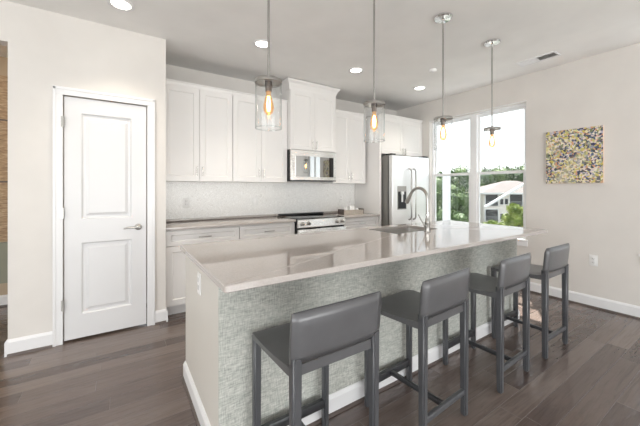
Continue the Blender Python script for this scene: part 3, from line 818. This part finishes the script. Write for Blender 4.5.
# ------------------------------------------------------------ pendants
def pendant_proto():
    t = thing('pendant_light', 'x', 'pendant light', (0, 0, ZC), 0, 'glass pendant lights over the island')
    zt, zb = 1.905-ZC, 1.637-ZC
    bm = bmesh.new(); bm_lathe(bm, [(0, 0), (.074, 0), (.074, -.012), (.067, -.02), (.012, -.026), (.010, -.04), (0, -.04)], seg=32)
    ca = obj('canopy', bm, M['chrome'], t, smooth=True)
    for a in (.6, .6+PI):
        bm = bmesh.new(); bm_lathe(bm, [(0, -.028), (.004, -.028), (.005, -.02), (0, -.018)], .035*math.cos(a), .035*math.sin(a), 10)
        obj('screw', bm, M['socket'], ca)
    bm = bmesh.new(); bm_tube(bm, [(0, 0, -.03), (0, 0, zt+.0)], .0065, 10); obj('rod', bm, M['cap'], t, smooth=True)
    bm = bmesh.new(); bm_lathe(bm, [(0, .022), (.012, .02), (.014, .004), (.074, .004), (.0765, .001), (.0765, -.014), (.0738, -.014), (.0738, -.004), (0, -.004)], seg=32, cz=zt)
    obj('cap', bm, M['cap'], t, smooth=True)
    bm = bmesh.new(); bm_lathe(bm, [(0, -.004), (.021, -.004), (.022, -.03), (.018, -.032), (.018, -.06), (0, -.06)], seg=20, cz=zt)
    obj('socket', bm, M['socket'], t, smooth=True, label='dark bronze bulb socket')
    bm = bmesh.new(); R = .0735; th = .0035
    bm_lathe(bm, [(R, zt-zb), (R, .006), (R-.001, 0), (R-th+.001, 0), (R-th, .006), (R-th, zt-zb), (R, zt-zb)], seg=48, cz=zb)
    gs = obj('glass_shade', bm, M['shade'], t, smooth=True, label='clear glass cylinder')
    bm = bmesh.new(); q = .0026
    bm_lathe(bm, [(R-.0017+q*math.cos(a*PI/4), .004+q*math.sin(a*PI/4)) for a in range(9)], seg=48, cz=zb)
    obj('rim', bm, M['rimglass'], gs, smooth=True, label='thick ground glass lower rim')
    bm = bmesh.new(); bm_lathe(bm, [(.0135, -.055), (.014, -.075), (.022, -.105), (.0285, -.135), (.029, -.155), (.024, -.175), (.012, -.188), (0, -.192)], seg=24, cz=zt)
    b = obj('bulb', bm, M['shade_bulb'], t, smooth=True, label='amber filament bulb')
    bm = bmesh.new()
    for k in range(4):
        a = k*PI/2
        bm_tube(bm, [(.005*math.cos(a), .005*math.sin(a), zt-.085), (.011*math.cos(a+.5), .011*math.sin(a+.5), zt-.125), (.006*math.cos(a+1), .006*math.sin(a+1), zt-.168)], .0026, 5)
    obj('filament', bm, M['filament'], b, label='glowing filament')
    return t
M['shade_bulb'] = thin_glass('amber_bulb', (.6, .4, .19), .05, .5, 3, (1, .64, .30), .32)
pd = pendant_proto()
PX = [(.700, 'clear glass pendant light nearest the pantry door, leftmost over the island'), (1.505, 'clear glass pendant light second from left, hanging before the right wall cabinets'),
      (2.303, 'clear glass pendant light third from left, hanging before the window edge'), (3.102, 'clear glass pendant light rightmost, hanging in front of the window')]
for i, (x, lb) in enumerate(PX):
    if i == 0: pd.location = (x, 1.58, ZC); pd['label'] = lb
    else: dup(pd, (x, 1.58, ZC), 0, lb)
    light('pendant_bulb_glow', 'POINT', (x, 1.58, 1.78), energy=.9, color=(1, .72, .42), shadow_soft_size=.02)

# ------------------------------------------------------------ recessed ceiling lights
def can_proto():
    t = thing('recessed_light', 'x', 'recessed light', (0, 0, ZC), 0, 'recessed ceiling lights in a row')
    bm = bmesh.new(); bm_lathe(bm, [(.095, 0), (.095, -.004), (.088, -.008), (.070, -.006), (.066, -.002), (.066, 0)], seg=36)
    obj('trim_ring', bm, M['trim'], t, smooth=True)
    bm = bmesh.new(); bm_lathe(bm, [(0, -.003), (.066, -.003), (.066, -.001), (0, -.001)], seg=36)
    obj('lamp_lens', bm, M['can_lamp'], t, label='glowing lamp lens')
    return t
cn = can_proto()
for i, (x, y, lb) in enumerate(((.015, 2.88, 'glowing recessed ceiling light above the pantry door'), (1.21, 2.88, 'glowing recessed ceiling light left of the microwave cabinet'),
                                (2.44, 2.88, 'glowing recessed ceiling light just right of the microwave cabinet'), (3.64, 2.88, 'glowing recessed ceiling light before the refrigerator cabinet'))):
    if i == 0: cn.location = (x, y, ZC); cn['label'] = lb
    else: dup(cn, (x, y, ZC), 0, lb)
    light('recessed_lamp_beam', 'SPOT', (x, y, ZC-.012), aim=(x, y, 0), energy=44, spot_size=math.radians(100), spot_blend=.8, shadow_soft_size=.06, color=(1, .89, .74))

# smoke detector, ceiling vent
t = thing('smoke_detector', 'small round white detector on the ceiling near the refrigerator', 'smoke detector', (3.22, 2.35, ZC))
bm = bmesh.new(); bm_lathe(bm, [(.045, 0), (.045, -.012), (.036, -.026), (0, -.028)], seg=28); obj('housing', bm, M['plate'], t, smooth=True)
bm = bmesh.new(); bm_lathe(bm, [(.012, -.030), (.012, -.027), (0, -.027), (0, -.030), (.012, -.030)], seg=16); obj('test_button', bm, M['trim'], t)
t = thing('ceiling_vent', 'white slatted air vent in the ceiling before the window wall', 'vent', (3.935, 1.505, ZC))
bm = bmesh.new()
for b in ((-.085, .085, -.195, -.175, -.008, 0), (-.085, .085, .175, .195, -.008, 0), (-.085, -.06, -.175, .175, -.008, 0), (.06, .085, -.175, .175, -.008, 0), (-.06, .06, -.008, .008, -.008, 0)): bm_box(bm, *b, bev=.002)
obj('vent_frame', bm, M['trim'], t)
boxo('duct', (-.06, .06, -.175, .175, -.0012, -.0004), M['fridge_side'], t, label='grey duct opening')
for i in range(7):
    x = -.052+i*.0173
    for y0, y1, sg in ((-.175, -.008, -1), (.008, .175, 1)):
        bm = bmesh.new(); d = -.0062*sg
        bm_prism(bm, [(x-d-.001, -.007), (x-d+.001, -.007), (x+d+.001, -.0015), (x+d-.001, -.0015)], 1, y0, y1); obj('slat', bm, M['trim'], t)

# ------------------------------------------------------------ painting and outlets
t = thing('canvas_painting', 'square abstract canvas of many coloured dabs on the right wall', 'painting', (XR, 1.30, 1.675))
boxo('canvas', (-.032, -.001, -.262, .262, -.31, .31), M['canvas_edge'], t, .003, label='pale pink canvas edges')
boxo('painted_face', (-.0345, -.032, -.26, .26, -.308, .308), M['painting'], t)
def outlet(label, loc, face, switch=False, group=None):
    """plate facing -y (face 'y') or -x (face 'x')"""
    t = thing('light_switch' if switch else 'power_outlet', label, 'switch' if switch else 'outlet', loc, 0 if face == 'y' else -PI/2, group)
    p = boxo('cover_plate', (-.036, .036, -.006, 0, -.06, .06), M['plate'], t, .002)
    if switch: boxo('rocker', (-.017, .017, -.010, -.005, -.034, .034), M['ceramic'], t, .002)
    else:
        for z in (-.022, .022):
            s = boxo('socket', (-.017, .017, -.0085, -.0055, z-.0145, z+.0145), M['ceramic'], t, .003)
            boxes('slot', [(-.009, -.006, -.0092, -.0084, z-.005, z+.007), (.006, .009, -.0092, -.0084, z-.005, z+.005), (-.002, .002, -.0092, -.0084, z-.011, z-.007)], M['slot'], s)
    return t
outlet('white outlet low on the right wall below the painting', (XR, 1.127, .515), 'x')
outlet('white outlet plate on the backsplash above the left counter', (.68, YB-.008, 1.135), 'y', group='backsplash plates')
outlet('white switch plate on the backsplash left of the range', (1.558, YB-.008, 1.125), 'y', True, 'backsplash plates')
outlet('white outlet plate on the backsplash behind the tray, left of two', (3.03, YB-.008, 1.15), 'y', group='backsplash plates')
outlet('white switch plate on the backsplash behind the tray, right of two', (3.17, YB-.008, 1.15), 'y', True, 'backsplash plates')

# ------------------------------------------------------------ hallway glimpse at the left edge
t = thing('wall_hanging', 'brown woven panel filling the hall wall past the opening', 'wall hanging', (-1.6, 4.75, 0))
boxo('weave', (-.9, .85, -.03, -.001, .72, 2.55), M['hanging'], t)
boxes('batten', [(-.9, .85, -.034, -.03, z-.008, z+.008) for z in (2.06, 1.38)], M['shoe'], t, label='dark batten')
boxo('lower_panel', (-.9, .85, -.026, -.001, .26, .71), M['sage'], t, label='sage green lower panel')
light('hall_lamp', 'POINT', (-2.2, 4.1, 2.5), energy=14, color=(1, .84, .62), shadow_soft_size=.08)

# ------------------------------------------------------------ outdoors
YAW = math.radians(33.5)
Fv = Vector((math.sin(YAW), math.cos(YAW), 0)); Rv = Vector((math.cos(YAW), -math.sin(YAW), 0))
def out(px, D): return Fv*D+Rv*((px-320)/304*D)
GZ = -7.0
struct('ground', [(12, 190, -70, 170, GZ-.3, GZ)], M['grass'])
bp = out(483.5, 58)
t = thing('apartment_building', 'beige apartment block with brown hip roof beyond the window', 'building', (bp.x, bp.y, GZ), -YAW)
m_ = 58/304
EZ = .60-GZ     # eave height above ground
boxo('facade', (0, 16, 0, 9, 0, EZ), M['siding'], t)
boxo('side_wing', (-4.2, 0, 2.2, 9, 0, EZ-.1), M['siding'], t)
bm = bmesh.new()
def hip(bm, x0, x1, y0, y1, z, h, run):
    P = [bm.verts.new(p) for p in ((x0, y0, z), (x1, y0, z), (x1, y1, z), (x0, y1, z))]
    ym = (y0+y1)/2
    a = bm.verts.new((x0+run, ym, z+h)); b = bm.verts.new((x1-run, ym, z+h))
    bm.faces.new([P[0], P[1], b, a]); bm.faces.new([P[1], P[2], b]); bm.faces.new([P[2], P[3], a, b]); bm.faces.new([P[3], P[0], a]); bm.faces.new(P[::-1])
hip(bm, -.7, 16.7, -.8, 9.8, EZ, 2.4, 7.5); hip(bm, -5, 3, 1.5, 9.6, EZ-.1, 1.6, 3.5)
obj('roof', bm, M['roof'], t)
boxes('fascia', [(-.7, 16.7, -.82, -.78, EZ-.28, EZ), (-.72, -.68, -.8, 1.6, EZ-.28, EZ), (-5.02, -.7, 1.48, 1.52, EZ-.36, EZ-.1)], M['vinyl'], t)
for fl in range(3):
    zt = EZ-.35-fl*2.85
    for x in (.35, 5.0, 9.0, 12.6):
        b_ = boxo('balcony_opening', (x, x+2.35, -.05, .3, zt-2.2, zt), M['darkpane'], t)
        boxes('balcony_rail', [(x, x+2.35, -.12, -.06, zt-1.42, zt-1.34), (x, x+2.35, -.12, -.06, zt-2.2, zt-2.1)]+[(x+k*.235, x+k*.235+.04, -.11, -.07, zt-2.2, zt-1.38) for k in range(11)], M['screen_frame'], b_)
        boxes('balcony_surround', [(x-.15, x, -.1, .02, zt-2.25, zt+.12), (x+2.35, x+2.5, -.1, .02, zt-2.25, zt+.12), (x-.15, x+2.5, -.1, .02, zt, zt+.12)], M['vinyl'], b_)
    for x in (3.15, 4.05, 7.7):
        wf = boxo('window_frame', (x-.08, x+.68, -.06, .02, zt-1.95, zt-.75), M['vinyl'], t)
        boxo('pane', (x, x+.6, -.07, -.05, zt-1.87, zt-.83), M['darkpane'], wf)
    wf = boxo('window_frame', (-3.4, -1.6, 2.12, 2.22, zt-1.9, zt-.5), M['vinyl'], t)
    boxo('pane', (-3.3, -1.7, 2.1, 2.14, zt-1.8, zt-.6), M['darkpane'], wf)
# trees
def crown_mesh(name, rx, rz, nl, ls, mt, seed, low=.0):
    rnd = random.Random(seed); bm = bmesh.new()
    blobs = [(Vector((0, 0, 0)), 1.)]
    for k in range(11):
        a = rnd.uniform(0, 2*PI); e = rnd.uniform(-.75, .95)
        d = Vector((math.cos(a)*math.sqrt(1-e*e), math.sin(a)*math.sqrt(1-e*e), e))
        blobs.append((d*rnd.uniform(.5, .8), rnd.uniform(.3, .52)))
    blobs[0] = (Vector((0, 0, 0)), .72)
    for c, r in blobs:
        g = bmesh.ops.create_icosphere(bm, subdivisions=2, radius=r*.8)
        for v in g['verts']:
            v.co = v.co*(1+rnd.uniform(-.12, .12))+c
    for k in range(nl):
        c, r = rnd.choice(blobs); a = rnd.uniform(0, 2*PI); e = rnd.uniform(-1, 1); q = math.sqrt(1-e*e)
        p = c+Vector((q*math.cos(a), q*math.sin(a), e))*r*rnd.uniform(.9, 1.14)
        n = Vector((rnd.gauss(0, 1), rnd.gauss(0, 1), rnd.gauss(0, 1))).normalized(); u = n.orthogonal().normalized()*ls*rnd.uniform(.6, 1.3); v = n.cross(u)*.6
        bm.faces.new([bm.verts.new(p+u), bm.verts.new(p+v), bm.verts.new(p-u), bm.verts.new(p-v)])
    bm.transform(Matrix.Diagonal((rx, rx, rz, 1)))
    me = bpy.data.meshes.new(name); bm.to_mesh(me); bm.free(); me.materials.append(mt); return me
CR = {'dark': [crown_mesh('dark_crown', 3.4, 4.4, 2600, .055, M['leaf_dark'], s) for s in (1, 2)],
      'mid': [crown_mesh('mid_crown', 3.2, 3.8, 2600, .055, M['leaf_mid'], s) for s in (3, 4)],
      'lime': [crown_mesh('lime_crown', 2.0, 1.9, 3200, .085, M['leaf_lime'], s) for s in (5,)]}
bm = bmesh.new(); bm_tube(bm, [(0, 0, 0), (.1, 0, 3), (0, .1, 6.5), (0, 0, 9)], [.34, .26, .18, .08], 8)
trunk_me = bpy.data.meshes.new('trunk'); bm.to_mesh(trunk_me); bm.free(); trunk_me.materials.append(M['bark'])
tn = [0]
def tree(name, label, kind, p, top, s, group, cat='tree'):
    """crown top at height top"""
    rz = {'dark': 4.4, 'mid': 3.8, 'lime': 1.9}[kind]*s*1.15
    t = thing(name, label, cat, (p.x, p.y, GZ), random.uniform(0, 6), group)
    h = top-GZ
    tr = bpy.data.objects.new('trunk', trunk_me); C.objects.link(tr); tr.parent = t; tr.scale = (s, s, max(.3, (h-rz)/9))
    me = CR[kind][tn[0] % len(CR[kind])]; tn[0] += 1
    c = bpy.data.objects.new('foliage', me); C.objects.link(c); c.parent = t; c.location = (0, 0, h-rz); c.scale = (s, s, s)
    # a second lower crown fills the tree down the trunk
    if kind != 'lime':
        c2 = bpy.data.objects.new('foliage', me); C.objects.link(c2); c2.parent = t; c2.location = (.2, .1, h-rz*2.1); c2.scale = (s*1.12, s*1.12, s); c2.rotation_euler = (0, 0, 2)
    return t
FAR = 'trees beyond the kitchen window'
for px, D, yt, s, kind, lb in [
    (427, 27, 168, .7, 'mid', 'leafy green tree at the far left edge of the kitchen window'),
    (442, 44, 166, 1.0, 'dark', 'dark green tree behind the white post in the left pane'),
    (446, 35, 174, .8, 'mid', 'green tree in the middle of the left window pane'),
    (451, 54, 169, .9, 'dark', 'dark tree just left of the apartment side wing'),
    (451, 23, 205, .45, 'mid', 'low bushy tree at the bottom of the left window pane'),
    (479, 84, 165, 1.5, 'dark', 'tall tree behind the left end of the apartment roof'),
    (493, 98, 164, 1.6, 'mid', 'tall pale green tree behind the middle of the apartment roof'),
    (506, 114, 165, 1.8, 'dark', 'tall dark tree behind the apartment roof ridge'),
    (519, 131, 162, 2.0, 'mid', 'tall tree at the right edge behind the apartment roof'),
    (534, 84, 163, 1.5, 'dark', 'tall tree behind the roof, mostly hidden by the right window jamb'),
    (455, 104, 164, 1.5, 'mid', 'distant pale tree high in the left window pane')]:
    tree('leafy_tree', lb, kind, out(px, D), 1.3+(189-yt)/304*D, s, FAR)
for px, D, yt, s, lb in [(519, 20, 203, .40, 'bright lime green shrub tree before the apartment, lower right of window'), (503, 26, 221, .38, 'yellow green bush low in the middle of the right pane'), (491, 22, 220, .34, 'yellow green bush low beside the window mullion'), (530, 24, 207, .5, 'lime bush at the lower right corner of the window')]:
    tree('shrub', lb, 'lime', out(px, D), 1.3+(189-yt)/304*D, s, 'lime green bushes outside the window', 'shrub')
for x, y, top, lb in [(24, -23, 3.2, 'green tree outside the second window, seen only in the microwave door'), (17, -9, 2.2, 'tree outside the second window reflected in the middle of the microwave'), (27, -14, 4.0, 'taller tree outside the second window reflected in the microwave')]:
    tree('leafy_tree', lb, 'mid', Vector((x, y, 0)), top, 1.0, 'trees seen reflected')
# white post and sloping rail just outside
pp = out(446.5, 8.2)
t = thing('white_post', 'white upright post outside the left window pane', 'post', (pp.x, pp.y, GZ))
boxo('shaft', (-.075, .075, -.075, .075, 0, 1.9-GZ), M['vinyl'], t, .01); boxo('post_cap', (-.1, .1, -.1, .1, 1.9-GZ, 1.97-GZ), M['vinyl'], t, .01)
a, b = out(485, 12), out(531, 12)
t = thing('sloping_handrail', 'white sloping handrail crossing in front of the apartment building', 'handrail', (a.x, a.y, GZ))
za = 1.3-(207-189)/304*12; zb = 1.3-(180-189)/304*12
bm = bmesh.new(); bm_tube(bm, [(0, 0, za-GZ), ((b.x-a.x)*1.27, (b.y-a.y)*1.27, za+(zb-za)*1.27-GZ)], .055, 8); obj('rail', bm, M['vinyl'], t)
for f in (1.25,):
    p = (b-a)*f; z = za+(zb-za)*f
    bm = bmesh.new(); bm_tube(bm, [(p.x, p.y, 0), (p.x, p.y, z-GZ)], .05, 8); obj('rail_post', bm, M['vinyl'], t)
